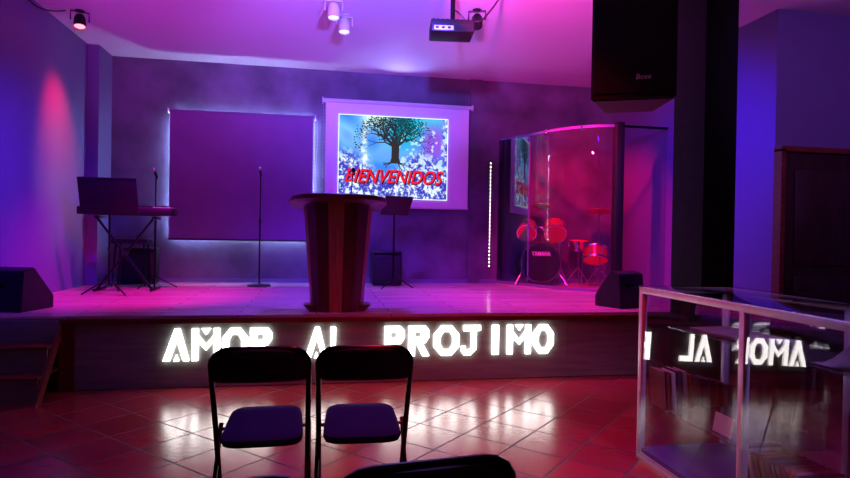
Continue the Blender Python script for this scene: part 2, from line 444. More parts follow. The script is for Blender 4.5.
bb = B(); bb.bm.free(); bb.bm = bm
SCR = 1.22
mp_ = emis('projected_picture', (255, 255, 255), SCR)
va = mp_.node_tree.nodes.new('ShaderNodeVertexColor'); va.layer_name = 'Col'
em = [n for n in mp_.node_tree.nodes if n.type == 'EMISSION'][0]
mp_.node_tree.links.new(va.outputs[0], em.inputs[0])
pic = bb.build('projected_image', mp_, ps, (0, -.002, 0), smooth=False)
M['pic_trunk'] = emis('pic_trunk', (58, 52, 56), .9)
M['pic_leaf'] = emis('pic_leaf', (40, 52, 66), .9)
M['pic_teal'] = emis('pic_leaf_teal', (14, 84, 96), 1.)
M['pic_red'] = emis('pic_red', (232, 28, 48), 1.25)
M['pic_shadow'] = emis('pic_shadow', (40, 20, 60), .6)
M['pic_white'] = emis('pic_white', (235, 245, 255), 1.5)
def U(u, v): return (IX0+IW*u, IZ0+IH*v)
def flat(name, polys, m, y, parent):
    t = bmesh.new()
    for p in polys:
        try: t.faces.new([t.verts.new((x, y, z)) for x, z in p])
        except ValueError: pass
    q = B(); q.bm.free(); q.bm = t
    return q.build(name, m, parent, smooth=False)
tp = []
def limb(x, z, a, l, w, dep):
    x2, z2 = x+math.cos(a)*l, min(z+math.sin(a)*l, IZ1-.03)
    nx, nz_ = -math.sin(a)*w/2, math.cos(a)*w/2; w2 = w*.68
    mx, mz = -math.sin(a)*w2/2, math.cos(a)*w2/2
    tp.append([(x-nx, z-nz_), (x2-mx, z2-mz), (x2+mx, z2+mz), (x+nx, z+nz_)])
    if z2 > IZ1-.05: tips.append((x2, z2)); return
    if dep:
        for da in (random.uniform(.25, .6), -random.uniform(.25, .6)):
            limb(x2, z2, a+da, l*random.uniform(.68, .86), w2*.85, dep-1)
    else: tips.append((x2, z2))
tips = []
x0, z0 = U(.51, .44)
tp.append([(x0-.075, z0-.01), (x0+.085, z0-.01), (x0+.058, z0+.07), (x0+.062, z0+.25), (x0-.05, z0+.25), (x0-.05, z0+.07)])
for a, l, w in ((2.35, .16, .05), (1.9, .13, .05), (1.45, .12, .055), (1.05, .14, .05), (.65, .16, .045), (2.7, .16, .03)):
    limb(x0+.003, z0+.22, a, l, w, 5 if 1 < a < 2.2 else 5)
for a in (-.15, -.45, PI+.15, PI+.5, -1.2): 
    limb(x0+(.05 if math.cos(a) > 0 else -.05), z0, a, .07, .02, 1)
tips = [t for t in tips if U(0, .55)[1] < t[1]]
for k in range(420):
    a, q = random.uniform(0, 2*PI), random.random()**.6
    tips.append((x0+.01+.34*q*math.cos(a), z0+.47+.17*q*math.sin(a)))
flat('tree_drawing', tp, M['pic_trunk'], -.004, pic)
lf = []; lt_ = []
for (x, z) in tips:
    for k in range(3):
        a, b_ = x+random.gauss(0, .026), z+random.gauss(0, .024); s = random.uniform(.005, .013)
        b_ = min(b_, IZ1-.02)
        (lt_ if (a > x0+.02 and random.random() < .55) else lf).append([(a-s, b_), (a, b_-s), (a+s, b_), (a, b_+s)])
flat('foliage_drawing', lf, M['pic_leaf'], -.0045, pic)
flat('teal_foliage_drawing', lt_, M['pic_teal'], -.0047, pic)
fx = [[U(0, 0), U(1, 0), U(1, .008), U(0, .008)], [U(0, .992), U(1, .992), U(1, 1), U(0, 1)], [U(0, 0), U(.006, 0), U(.006, 1), U(0, 1)], [U(.994, 0), U(1, 0), U(1, 1), U(.994, 1)]]
flat('bright_edge', fx, M['pic_white'], -.003, pic)
cx, cz = U(.495, .262)
for nm, mm, dx, dy, dz, off in (('lettering_shadow', M['pic_shadow'], .012, -.0055, -.010, .007), ('lettering', M['pic_red'], 0, -.007, 0, .004)):
    text_mesh('BIENVENIDOS', .27, 0, mm, nm, pic, Matrix.Translation((cx+dx, dy, cz+dz)) @ UP, shear=.32, offset=off, width=IW*.9)

# ------------------------------------------------------------------ roller blind over the left part of the back wall
rb = thing('roller_blind', 'large dark roller blind on back wall with light around its edges', 'blind', (-1.02, 8.30, 0))
b = B(); 
b.box((0, 0, 2.04), (1.88, .005, 1.70)); b.build('blind_fabric', M['blind'], rb, smooth=False)
b = B(); b.cyl((-.95, .02, 2.90), (.95, .02, 2.90), .022); b.build('roller_tube', M['blind'], rb)
B().cyl((-.94, 0, 1.185), (.94, 0, 1.185), .012).build('bottom_bar', M['black'], rb)
for x in (-.965, .965): B().box((x, .04, 2.9), (.012, .1, .06)).build('bracket', M['case_white'], rb, smooth=False)
b = B()
for k in range(52): b.sphere((.985+.012*math.sin(k/16*2), -.012, 2.88-k*.0195), .0055, seg=6)
for k in range(52): b.sphere((.955, -.012, 2.88-k*.0195), .0055, seg=6)
b.build('bead_chain', M['case_white'], rb)
ls = thing('light_strip', 'thin cool white light strip glowing behind the roller blind edges', 'light strip', (-1.02, 8.37, 0))
B().box((0, 0, 1.25), (1.76, .008, .012)).build('bottom_strip', M['ledblue'], ls, smooth=False)
B().box((0, 0, 2.84), (1.76, .008, .012)).build('top_strip', M['ledblue'], ls, smooth=False)
B().box((-.9, 0, 2.05), (.012, .008, 1.58)).build('side_strip', M['ledblue'], ls, smooth=False)
B().box((.9, 0, 2.05), (.012, .008, 1.58)).build('side_strip', M['ledblue'], ls, smooth=False)

# ------------------------------------------------------------------ lectern
le = thing('lectern', 'tapered wooden lectern of striped boards at the stage front', 'lectern', (.182, 5.42, SH))
angs = [180, 205, 228, 252, 278, 303, 328, 360]
def prof(w, dpt, z):
    return [(w*math.cos(R(a)), dpt*math.sin(R(a)), z) for a in angs]
ms = ['lect_mid', 'lect_dark', 'lect_dark', 'lect_tan', 'lect_dark', 'lect_dark', 'lect_mid']
bot, top = prof(.235, .2, .0), prof(.315, .26, .98)
for i in range(7):
    b = B()
    def inn(p): return (p[0]*.93, p[1]*.93, p[2])
    b.loft([[bot[i], bot[i+1], inn(bot[i+1]), inn(bot[i])], [top[i], top[i+1], inn(top[i+1]), inn(top[i])]])
    b.build('board', M[ms[i]], le, smooth=False)
b = B(); b.loft([[(-.24, -.12, 0), (.24, -.12, 0), (.24, .1, 0), (-.24, .1, 0)], [(-.3, -.12, .06), (.3, -.12, .06), (.3, .1, .06), (-.3, .1, .06)]]).build('plinth', M['lect_dark'], le)
b = B()
lp = []
tops = [(-.43, .22), (-.44, .0), (-.40, -.2), (-.3, -.30), (-.1, -.345), (.1, -.345), (.3, -.30), (.40, -.2), (.44, 0), (.43, .22)]
def tz(y): return 1.0-.10*(y)  # slightly sloping to the speaker side
b.loft([[(x*.90, y*.90, tz(y)-.055) for x, y in tops], [(x, y, tz(y)-.03) for x, y in tops], [(x, y, tz(y)+.005) for x, y in tops], [(x*.975, y*.975, tz(y)+.012) for x, y in tops]])
b.build('desk_top', M['lect_top'], le)
B().box((0, .2, 1.0), (.8, .02, .03), bev=.004).build('book_ledge', M['lect_dark'], le)
mk = thing('gooseneck_microphone', 'thin black gooseneck microphone rising from the lectern top', 'microphone', (.30, 5.43, SH+1.0145))
B().cyl((0, 0, 0), (0, 0, .015), .03).build('base', M['black'], mk)
B().tube([(0, 0, .01), (.0, .01, .12), (.005, -.0, .2), (.01, -.01, .25)], .005, smooth=5).build('gooseneck', M['black_metal'], mk)
B().sphere((.01, -.012, .27), .017, (1, 1, 1.5)).build('foam_head', M['black_soft'], mk)

# ------------------------------------------------------------------ stands
def tripod(parent, r=.27, h=.2, n=3, rot=0, m='black_metal', hub=.3):
    for k in range(n):
        a = rot+2*PI*k/n
        B().tube([(0.01*math.cos(a), .01*math.sin(a), h), (r*math.cos(a), r*math.sin(a), .008)], .008, seg=8).build('leg', M[m], parent)
def mic_stand(loc, z, label, round_base, tint='black_metal'):
    t = thing('microphone_stand', label, 'microphone stand', loc)
    if round_base: B().lathe([(0, 0), (.15, 0), (.155, .01), (.14, .022), (.03, .03), (0, .03)]).build('base', M['black'], t)
    else: tripod(t, .26, .14)
    B().cyl((0, 0, .01), (0, 0, z*.58), .011).build('lower_pole', M[tint], t)
    B().cyl((0, 0, z*.56), (0, 0, z*.6), .017).build('clutch', M['black'], t)
    B().cyl((0, 0, z*.58), (0, 0, z), .008).build('upper_pole', M[tint], t)
    b = B(); b.cyl((0, .03, z-.02), (0, -.05, z+.03), .014); b.build('clip', M['black'], t)
    mic = B(); mic.cyl((0, .06, z-.01), (0, -.09, z+.06), .011, .017); mic.build('microphone', M['black'], t)
    B().sphere((0, -.105, z+.068), .027).build('microphone_grille', M['chrome'], t)
    return t
mic_stand((-.741, 7.87, SH), 1.45, 'black round-based microphone stand standing before the roller blind', True)
mic_stand((-1.95, 7.62, SH), 1.36, 'microphone stand with tripod feet beside the keyboard, lit pink', False)

def music_stand(loc, rz, w, h, z, tilt, label, bm_='black', solid=True):
    t = thing('music_stand', label, 'music stand', loc, rz)
    tripod(t, .26, .17, rot=.5)
    B().cyl((0, 0, .1), (0, 0, z), .011).build('pole', M['black_metal'], t)
    B().cyl((0, 0, z*.5), (0, 0, z*.5+.05), .017).build('collar', M['black'], t)
    b = B(); b.box((0, 0, h/2), (w, .006, h), bev=.002); b.box((0, -.03, .004), (w, .06, .006))
    b.box((0, 0, h), (w, .014, .012)); b.build('desk', M[bm_], t, (0, 0, z-.04), (tilt, 0, 0))
    return t
music_stand((.97, 7.55, SH), R(200), .40, .27, .99, R(-32), 'black music stand with tripod feet behind the lectern')
music_stand((-2.22, 6.86, SH), R(176), .60, .37, .93, R(-14), 'large dark music stand in front of the keyboard')

# keyboard
kb = thing('keyboard', 'black electronic keyboard on a crossed stand at left of stage', 'keyboard', (-2.16, 7.30, SH+.87))
B().box((0, 0, .045), (1.0, .3, .09), bev=.012).build('body', M['black'], kb)
b = B()
for k in range(44): b.box((-.46+k*.0213, .06, .094), (.0195, .14, .014))
b.build('white_keys', M['print'], kb, smooth=False)
b = B()
for k in range(43):
    if k % 7 in (0, 1, 3, 4, 5): b.box((-.449+k*.0213, .035, .106), (.012, .085, .014))
b.build('black_keys', M['black'], kb, smooth=False)
B().box((.2, -.09, .094), (.16, .05, .006)).build('display', M['grille'], kb, smooth=False)
ks = thing('keyboard_stand', 'black crossed tube stand carrying the keyboard', 'stand', (-2.16, 7.30, SH))
for s in (-1, 1):
    b = B()
    for y in (-.11,): b.tube([(s*.30, y+(.02*s), .845), (-s*.30, y+(.02*s), .02)], .014)
    b.box((s*.30, 0, .844), (.03, .3, .03), bev=.005); b.box((-s*.30, 0, .018), (.03, .36, .03), bev=.005)
    b.build('cross_leg', M['black_metal'], ks)
B().cyl((0, -.15, .435), (0, -.07, .435), .03).build('hinge', M['black'], ks)
# stool
so = thing('keyboard_stool', 'dark padded stool behind the keyboard stand', 'stool', (-2.28, 7.86, SH))
B().box((0, 0, .56), (.42, .28, .06), bev=.02, seg=3).build('seat', M['black_soft'], so)
for sx in (-1, 1):
    for sy in (-1, 1):
        B().tube([(sx*.16, sy*.09, .54), (sx*.19, sy*.12, .01)], .012).build('leg', M['black_metal'], so)
# amp behind keyboard
def cabinet(name, label, cat, loc, size, rz=0, feet=True):
    t = thing(name, label, cat, loc, rz)
    w, dp, h = size
    B().box((0, 0, h/2+.012), (w, dp, h), bev=.012).build('cabinet', M['black'], t)
    B().box((0, -dp/2-.004, h/2+.012-.03), (w*.9, .012, h*.82), bev=.004).build('grille', M['grille'], t)
    B().box((0, -dp/2-.003, h*.95), (w*.9, .01, h*.05)).build('control_strip', M['black_metal'], t, smooth=False)
    for sx in (-1, 1):
        for sy in (-1, 1):
            B().cyl((sx*w*.4, sy*dp*.38, 0), (sx*w*.4, sy*dp*.38, .014), .018).build('foot', M['black_soft'], t)
    return t
cabinet('keyboard_amplifier', 'black amplifier on the stage floor behind the keyboard', 'amplifier', (-2.28, 8.22, SH), (.42, .26, .46), R(4))
cabinet('subwoofer', 'black subwoofer box by the back wall behind the music stand', 'speaker', (.93, 8.08, SH), (.40, .38, .46))

# stage wedge monitors
def wedge(label, loc, rz, w=.42, dp=.36, h=.40, group=None):
    t = thing('stage_monitor', label, 'speaker', loc, rz)
    # local: sloping grille looks to +y (performers) ; flat back towards -y
    sec = [(-dp/2, 0), (dp/2, 0), (dp/2, h*.30), (-dp*.10, h), (-dp*.42, h*.92)]
    b = B(); b.prism([(x, z) for x, z in sec], -w/2, w/2, Matrix(((0, 1, 0, 0), (1, 0, 0, 0), (0, 0, 1, 0), (0, 0, 0, 1))))
    bmesh.ops.bevel(b.bm, geom=b.bm.edges[:], offset=.008, segments=2, affect='EDGES')
    b.build('cabinet', M['black'], t)
    a = math.atan2(h*.70, -(dp*.60))
    cy, cz_ = (dp/2-dp*.1)/2, h*.65
    L = math.hypot(h*.7, dp*.6)
    g = B(); g.box((0, 0, 0), (w*.88, L*.86, .012), bev=.004)
    g.build('grille', M['grille'], t, (0, cy+.006, cz_+.006), (a+PI, 0, 0))
    b = B(); b.box((0, -dp*.47, h*.6), (.16, .014, .04), bev=.004); b.build('handle', M['black_metal'], t, rot=(0, 0, 0))
    return t
wedge('black wedge monitor on the stage edge before the drum shield post', (3.06, 5.56, SH), R(22), .36, .34, .37)
wedge('black wedge monitor in the far left corner of the stage', (-2.58, 5.60, SH), R(-14), .46, .40, .37)

# ------------------------------------------------------------------ drum shield
SP = [(2.635, 8.405), (2.925, 7.896)]
import itertools
cur = []
p0, p1, p2, p3 = Vector((2.925, 7.896)), Vector((3.06, 7.50)), Vector((3.28, 7.04)), Vector((3.72, 6.96))
for k in range(13):
    t = k/12; cur.append(((1-t)**3*p0+3*(1-t)**2*t*p1+3*(1-t)*t*t*p2+t**3*p3))
sh = thing('drum_shield', 'curved clear acrylic shield with dark post standing around the drums', 'drum shield', (3.2, 7.6, SH))
O = Vector((3.2, 7.6))
SHH = 2.12
def wallstrip(pts, z0, z1, th, name, m, parent=sh):
    b = B(); n = len(pts); P_ = [Vector((p[0], p[1]))-O for p in pts]
    lo = []; 
    for i, p in enumerate(P_):
        dd = (P_[min(i+1, n-1)]-P_[max(i-1, 0)]).normalized(); nn = Vector((-dd.y, dd.x))*th/2
        lo.append([(p.x+nn.x, p.y+nn.y, z0), (p.x-nn.x, p.y-nn.y, z0), (p.x-nn.x, p.y-nn.y, z1), (p.x+nn.x, p.y+nn.y, z1)])
    b.loft(lo); return b.build(name, m, parent)
wallstrip(SP, .035, SHH, .005, 'flat_panel', M['acrylic_gloss'])
wallstrip(cur, .035, SHH, .005, 'curved_panel', M['acrylic'])
wallstrip([(3.80, 6.95), (4.45, 6.95)], .035, SHH, .005, 'side_panel', M['acrylic'])
allp = [Vector(SP[0])] + cur
wallstrip(allp, 0, .04, .03, 'base_rail', M['wall_smooth'])
wallstrip([(3.80, 6.95), (4.455, 6.95)], 0, .04, .03, 'base_rail', M['wall_smooth'])
wallstrip(allp, SHH, SHH+.035, .016, 'top_rail', M['acrylic_edge'])
wallstrip([(3.80, 6.95), (4.455, 6.95)], SHH+.0, SHH+.03, .025, 'top_rail', M['black_metal'])
B().box((3.77-O.x, 6.95-O.y, (SHH+.06)/2), (.11, .11, SHH+.06), bev=.006).build('post', M['black'], sh)
b = B(); b.box((2.926-O.x, 7.892-O.y, 1.08), (.02, .02, 2.04)); b.build('joint_strip', M['acrylic_edge'], sh, smooth=False)
for k in (3, 8):
    q = cur[k]-O; B().box((q.x, q.y, SHH+.01), (.03, .03, .07), bev=.004).build('clamp', M['chrome'], sh)
# led strip on the back wall
ld = thing('led_strip', 'vertical strip of white LED dots on wall left of the drum shield', 'light strip', (2.51, Y2, 0))
B().box((0, -.008, 1.62), (.03, .012, 1.60)).box((.0125, -.022, 1.62), (.003, .022, 1.6)).box((-.0125, -.022, 1.62), (.003, .022, 1.6)).build('backing', M['grille'], ld, smooth=False)
for k in range(29): B().box((0, -.017, .85+k*.0545), (.010, .008, .013)).build('diode', M['led'], ld, smooth=False)

# ------------------------------------------------------------------ drum kit
def orient(c, nrm):
    return Matrix.Translation(c) @ Vector(nrm).to_track_quat('Z', 'Y').to_matrix().to_4x4()
def drum_parts(parent, c, axis, r, dpth, shell='drum_shell', front='drum_head', back='drum_head', lugs=6, local=True):
    m = orient(c, axis); seg = 36
    b = B(); b.lathe([(r, -dpth/2), (r, dpth/2)], seg, m); b.build('shell', M[shell], parent)
    for s, hm, nm in ((1, front, 'front_head'), (-1, back, 'rear_head')):
        b = B(); b.lathe([(r*.99, s*dpth/2), (r*.97, s*(dpth/2+.004)), (0, s*(dpth/2+.006))], seg, m); b.build(nm, M[hm], parent)
        b = B(); b.lathe([(r*.98, s*(dpth/2+.010)), (r*1.035, s*(dpth/2+.010)), (r*1.035, s*(dpth/2-.016)), (r*.99, s*(dpth/2-.016))], seg, m); b.build('hoop', M['chrome'] if shell != 'x' else M['black'], parent)
    b = B()
    for k in range(lugs):
        a = 2*PI*k/lugs
        v0 = m @ Vector((r*1.02*math.cos(a), r*1.02*math.sin(a), -dpth/2)); v1 = m @ Vector((r*1.02*math.cos(a), r*1.02*math.sin(a), dpth/2))
        b.cyl(v0, v1, .004, seg=6)
        vm = m @ Vector((r*1.02*math.cos(a), r*1.02*math.sin(a), 0)); b.sphere(vm, .014, seg=8)
    b.build('lugs', M['chrome'], parent)
BD = thing('bass_drum', 'black-headed bass drum lettered YAMAHA with two toms mounted above', 'drum', (3.17, 8.07, SH))
ax = Vector((-.22, -1, 0)).normalized()
drum_parts(BD, Vector((0, 0, .325)), ax, .275, .28, front='bass_head', lugs=8)
tm = orient(Vector((0, 0, .325))+ax*.183, ax)
# text plane: build in local axes (right, up) of head
rt_ = Vector((0, 0, 1)).cross(ax).normalized()
mt = Matrix.Identity(4)
for i in range(3):
    mt[i][0] = rt_[i]; mt[i][1] = (0, 0, 1)[i]; mt[i][2] = ax[i]; mt[i][3] = (Vector((0, 0, .325))+ax*.151+Vector((0, 0, .13)))[i]
text_mesh('YAMAHA', .085, .002, M['print'], 'lettering', BD, mt, offset=.002, width=.27)
for s in (-1, 1):
    c0 = Vector((0, 0, .2))+ax*.08+rt_*s*.26
    B().cyl(c0, c0+rt_*s*.11+ax*.12+Vector((0, 0, -.19)), .009).build('spur', M['chrome'], BD)
B().cyl((0, .02, .6), (0, .02, .86), .014).build('tom_mount', M['chrome'], BD)
for s, cz_, r_ in ((-1, .80, .135), (1, .80, .155)):
    c = Vector((0, 0, cz_))+rt_*s*.2+ax*.06
    B().tube([(0, .02, .84), c+Vector((0, .05, 0))], .01).build('tom_arm', M['chrome'], BD)
    ta = Vector((ax.x+.05*s-.1, ax.y, -.75 if s > 0 else -.6)).normalized()
    tt = bpy.data.objects.new('tom_drum', None); C.objects.link(tt); tt.parent = BD
    drum_parts(tt, c, ta, r_, .2)
ft = thing('floor_tom', 'red lit floor tom on stand at right of the bass drum', 'drum', (3.87, 7.72, SH))
drum_parts(ft, Vector((0, 0, .46)), Vector((-.2, -.42, -.9)), .165, .17)
for k in range(3):
    a = .4+2*PI*k/3
    B().tube([(.17*math.cos(a), .17*math.sin(a), .44), (.2*math.cos(a), .2*math.sin(a), .005)], .008).build('leg', M['chrome'], ft)
sn = thing('snare_drum', 'chrome snare drum on folding stand behind the bass drum spur', 'drum', (3.84, 8.22, SH))
drum_parts(sn, Vector((0, 0, .58)), Vector((0, -.1, 1)), .15, .13, shell='chrome')
tripod(sn, .2, .25, rot=.2, m='chrome'); B().cyl((0, 0, .2), (0, 0, .52), .012).build('pole', M['chrome'], sn)
def cymbal(label, loc, z, r, tilt, boom=(0, 0, 0), hihat=False, tr=.24):
    t = thing('cymbal_stand', label, 'cymbal', loc)
    tripod(t, tr, .26, rot=1.9, m='chrome')
    top = Vector((boom[0], boom[1], z))
    if boom[0] or boom[1]:
        B().cyl((0, 0, .1), (0, 0, z*.72), .011).build('pole', M['chrome'], t)
        B().tube([(-boom[0]*.3, -boom[1]*.3, z*.63), top], .008).build('boom', M['chrome'], t)
    else: B().cyl((0, 0, .1), (0, 0, z+.03), .010).build('pole', M['chrome'], t)
    m = Matrix.Translation(top) @ Euler(tilt).to_matrix().to_4x4()
    b = B(); b.lathe([(0, .035), (.02, .034), (.04, .02), (.05, .012), (r, -.014), (r, -.017), (.05, .008), (.0, .02)], 40, m); b.build('cymbal_plate', M['cymbal'], t)
    if hihat:
        b = B(); b.lathe([(0, -.06), (.02, -.06), (.04, -.045), (r, -.022), (r, -.019), (.05, -.035), (0, -.045)], 40, m); b.build('lower_cymbal_plate', M['cymbal'], t)
    b = B(); b.cyl(top+Vector((0, 0, .02)), top+Vector((0, 0, .06)), .01); b.build('wing_nut', M['black'], t)
    return t
cymbal('wide crash cymbal lit red, high on stand by the shield post', (4.05, 8.0, SH), 1.10, .19, (R(-12), R(4), 0))
cymbal('small splash cymbal on boom above the bass drum', (3.56, 8.26, SH), 1.16, .14, (R(-14), R(8), 0), boom=(-.34, -.08, 0), tr=.12)

# ------------------------------------------------------------------ column, hanging speaker, projector, lights
col = B(); col.box((3.237, 4.515, CE/2), (.30, .43, CE), bev=.012)
col = struct(col.build('column', M['column']))
hs = thing('hanging_speaker', 'large black loudspeaker hanging beside the dark column', 'speaker', (1.905, 3.37, 2.12), R(-26))
def trap(w0, w1, dd, z):
    return [(-w0/2, -dd/2, z), (w0/2, -dd/2, z), (w1/2, dd/2, z), (-w1/2, dd/2, z)]
b = B(); b.loft([trap(.485, .31, .38, 0), trap(.485, .31, .38, .76)])
bmesh.ops.bevel(b.bm, geom=b.bm.edges[:], offset=.012, segments=3, affect='EDGES'); b.build('cabinet', M['black'], hs)
B().box((0, -.193, .39), (.45, .014, .70), bev=.005).build('grille', M['grille'], hs)
text_mesh('Bose', .044, .001, M['print'], 'badge_lettering', hs, Matrix.Translation((.055, -.202, .13)) @ UP, shear=.1, offset=.0006)
B().box((.215, -.06, .12), (.014, .05, .12), rot=(0, 0, R(11)), bev=.004).build('corner_bracket', M['alu'], hs)
for sx in (-1, 1): B().cyl((sx*.14, 0, .75), (sx*.14, 0, CE-2.125-.001), .007).build('suspension_rod', M['black_metal'], hs)
B().box((0, 0, CE-2.137), (.36, .08, .018)).build('ceiling_bracket', M['black_metal'], hs)

pj = thing('ceiling_projector', 'black video projector hanging on a ceiling pole', 'projector', (1.085, 4.86, 0), R(-7))
b = B(); b.box((0, 0, 3.03), (.36, .27, .105), bev=.012); b.build('body', M['black'], pj)
b = B()
for k in range(9): b.box((-.16+k*.04, -.05, 3.086), (.012, .12, .01))
b.build('top_vents', M['black_metal'], pj, smooth=False)
b = B(); b.cyl((.09, .135, 3.02), (.09, .165, 3.02), .035, .03); b.build('lens', M['black_metal'], pj)
b = B(); b.box((-.075, -.128, 3.008), (.16, .022, .036), bev=.003); b.build('connector_panel', M['print'], pj)
for k in range(3):
    B().box((-.13+k*.05, -.1405, 3.008), (.024, .004, .016)).build('socket', M['black'], pj, smooth=False)
B().box((.085, -.134, 3.008), (.14, .006, .05)).build('vent_grille', M['grille'], pj, smooth=False)
B().cyl((.01, 0, 3.07), (.01, 0, CE-.01), .02).build('ceiling_pole', M['black_metal'], pj)
B().cyl((.01, 0, CE-.02), (.01, 0, CE-.001), .07).build('ceiling_plate', M['black'], pj)
b = B(); b.tube([(.02, -.02, 3.2), (.05, -.05, 3.17), (.1, -.05, 3.12), (.12, -.03, 3.08)], .006, smooth=6); b.build('short_cable', M['black'], pj)
cb = B().tube([(1.25, 4.80, 3.09), (1.34, 4.86, 3.13), (1.5, 5.05, 3.33), (1.66, 5.3, 3.54), (1.80, 5.35, 3.592), (2.1, 4.9, 3.592), (2.6, 4.7, 3.592)], .008, smooth=6).build('projector_cable', M['black'])
tag(cb, 'dark cable running from the projector up to the ceiling', 'cable')

def par(loc, rz, tilt, lens, label, m='case_white'):
    t = thing('stage_light', label, 'stage light', loc, rz, 'ceiling stage lights')
    B().cyl((0, 0, 0), (0, 0, -.012), .045).build('ceiling_plate', M[m], t)
    b = B(); b.tube([(-.085, 0, -.11), (-.085, 0, -.015), (.085, 0, -.015), (.085, 0, -.11)], .007, seg=8); b.build('yoke', M[m], t)
    b = B(); b.lathe([(0, .08), (.04, .075), (.055, .04), (.06, -.06), (.056, -.065), (.052, -.05)], 24); b.build('can', M[m], t, (0, 0, -.12), (tilt, 0, 0))
    b = B(); b.lathe([(.052, -.05), (0, -.052)], 24); b.build('lens', M[lens], t, (0, 0, -.12), (tilt, 0, 0))
    return t
par((-2.50, 6.75, CE), R(20), R(-18), 'lens_red', 'ceiling stage light with red glowing lens near left wall', 'black')
par((.12, 5.86, CE), R(0), R(-4), 'lens_white', 'pale ceiling stage light nearest the hall, cut by the frame top', 'case_white')
par((.24, 6.25, CE), R(10), R(-6), 'lens_white', 'pale ceiling stage light behind its twin, lens glowing white', 'case_white')
par((1.56, 5.80, CE), R(-20), R(-30), 'grille', 'unlit grey ceiling stage light behind the projector pole', 'black')
w = B().tube([(-2.84, 6.3, 3.56), (-2.8, 6.5, 3.52), (-2.72, 6.62, 3.53), (-2.62, 6.70, 3.57)], .007, smooth=6).build('light_cable', M['black'])
tag(w, 'thin dark cable running from the red stage light to the left wall', 'cable')

# ------------------------------------------------------------------ folding chairs
def chair(loc, rz, label, seatm='blue_vinyl'):
    t = thing('folding_chair', label, 'chair', loc, rz, 'folding chairs facing the stage')
    # local: back at -y, seat forward +y ; backrest top z .845
    W = .188
    fr = []
    n = 7
    pts = [(-W, .24, .01), (-W, -.02, .52), (-W, -.13, .72), (-W, -.155, .78)]
    arc = [(-W+.07*(1-math.cos(a)), -.155-.02*math.sin(a), .775+.065*math.sin(a)) for a in [R(x) for x in (20, 45, 70, 90)]]
    rig = [(-x, y, z) for x, y, z in reversed(pts[:-1]+[pts[-1]]+arc)]
    B().tube(pts+arc+rig, .0115, seg=10).build('front_frame', M['black_metal'], t)
    b = B()
    for s in (-1, 1): b.tube([(s*(W+.007), .22, .43), (s*(W+.007), -.20, .01)], .010)
    b.tube([(-(W+.007), .20, .412), ((W+.007), .20, .412)], .008); b.build('rear_frame', M['black_metal'], t)
    b = B(); b.tube([(-W, .185, .11), (W, .185, .11)], .0075); b.build('front_rung', M['black_metal'], t)
    b = B(); b.tube([(-(W+.007), -.13, .09), ((W+.007), -.13, .09)], .0075); b.build('rear_rung', M['black_metal'], t)
    for s in (-1, 1):
        B().cyl((s*W, .24, 0), (s*W, .237, .03), .015).build('foot_cap', M['black_soft'], t)
        B().cyl((s*(W+.007), -.20, 0), (s*(W+.007), -.197, .03), .014).build('foot_cap', M['black_soft'], t)
    # backrest pad, slightly curved
    b = B(); loops = []
    for i in range(13):
        k = i/12*2-1; x = k*(W-.004)
        e = 1-abs(k)**6*.35
        yy = -.15-.035*(1-k*k)
        zc, hh = .772, .056*e
        th = .013
        sec = [(-th, -hh), (-th*.6, -hh-.006), (th*.6, -hh-.006), (th, -hh), (th, hh), (th*.6, hh+.007), (-th*.6, hh+.007), (-th, hh)]
        drop = -.018*abs(k)**4
        loops.append([(x, yy+p-.12*(q), zc+q+drop+(.006*(1-k*k) if q > 0 else -.0)) for p, q in sec])
    b.loft(loops); b.build('backrest', M['black_soft'], t)
    # seat pad, narrower at front
    def seatloop(sc_, z):
        out = []
        for i in range(32):
            a = 2*PI*i/32; ca_, sa = math.cos(a), math.sin(a)
            x = math.copysign(abs(ca_)**.32, ca_)*(W-.016); y = math.copysign(abs(sa)**.32, sa)*.205
            x *= (1-.07*(y/.205+1)/2)
            out.append((x*sc_, .14+y*sc_-(0), z+.012*(y/.205)))
        return out
    b = B(); b.loft([seatloop(.90, .418), seatloop(.97, .424), seatloop(1, .438), seatloop(.985, .452), seatloop(.9, .46), seatloop(.5, .463)]); b.build('seat', M[seatm], t)
    return t
c0 = chair((-.218, 2.55, 0), R(1), 'blue-seated folding chair, left of the two facing the lectern')
def place(x, y, rz, lb): return dup(c0, (x, y, 0), rz, lb)
place(.203, 2.54, R(-2), 'blue-seated folding chair, right of the two facing the lectern')
place(.206, 1.318, R(7), 'nearest dark folding chair back at the bottom centre of the photo')
place(-.222, 1.265, R(9), 'dark folding chair whose top edge barely shows at bottom, left neighbour')

# ------------------------------------------------------------------ display case
CA = R(-.7)   # long axis almost along the depth of the room
LC, DC, HC = 2.35, .585, 1.014
# origin: far front corner. local +x = away from camera aisle (depth of the case), local -y = toward the hall
dc = thing('display_case', 'glass display case with aluminium frame along the right side', 'display case', (1.891, 3.207, 0), CA)
t_ = .034
def bar(p0, p1, w=t_, name='frame_bar', m='alu', w2=None):
    p0 = Vector(p0); p1 = Vector(p1); c = (p0+p1)/2; d_ = p1-p0
    s = [w, w, w]; k = max(range(3), key=lambda i: abs(d_[i])); s[k] = abs(d_[k])
    if w2 and k != 2: s[2] = w2
    return (c, s)
b = B(); h_ = t_/2
for x in (h_, DC-h_):
    for z in (h_+.0, HC-h_-.004):
        c, s = bar((x, 0, z), (x, -LC, z)); b.box(c, s, bev=.002)
for y in (0-h_, -LC+h_):
    for z in (h_, HC-h_-.004):
        c, s = bar((0, y, z), (DC, y, z)); b.box(c, s, bev=.002)
for x in (h_, DC-h_):
    for y in (-h_, -LC+h_): c, s = bar((x, y, 0), (x, y, HC-.004)); b.box(c, s, bev=.002)
b.build('frame', M['alu'], dc)
YP = -.873
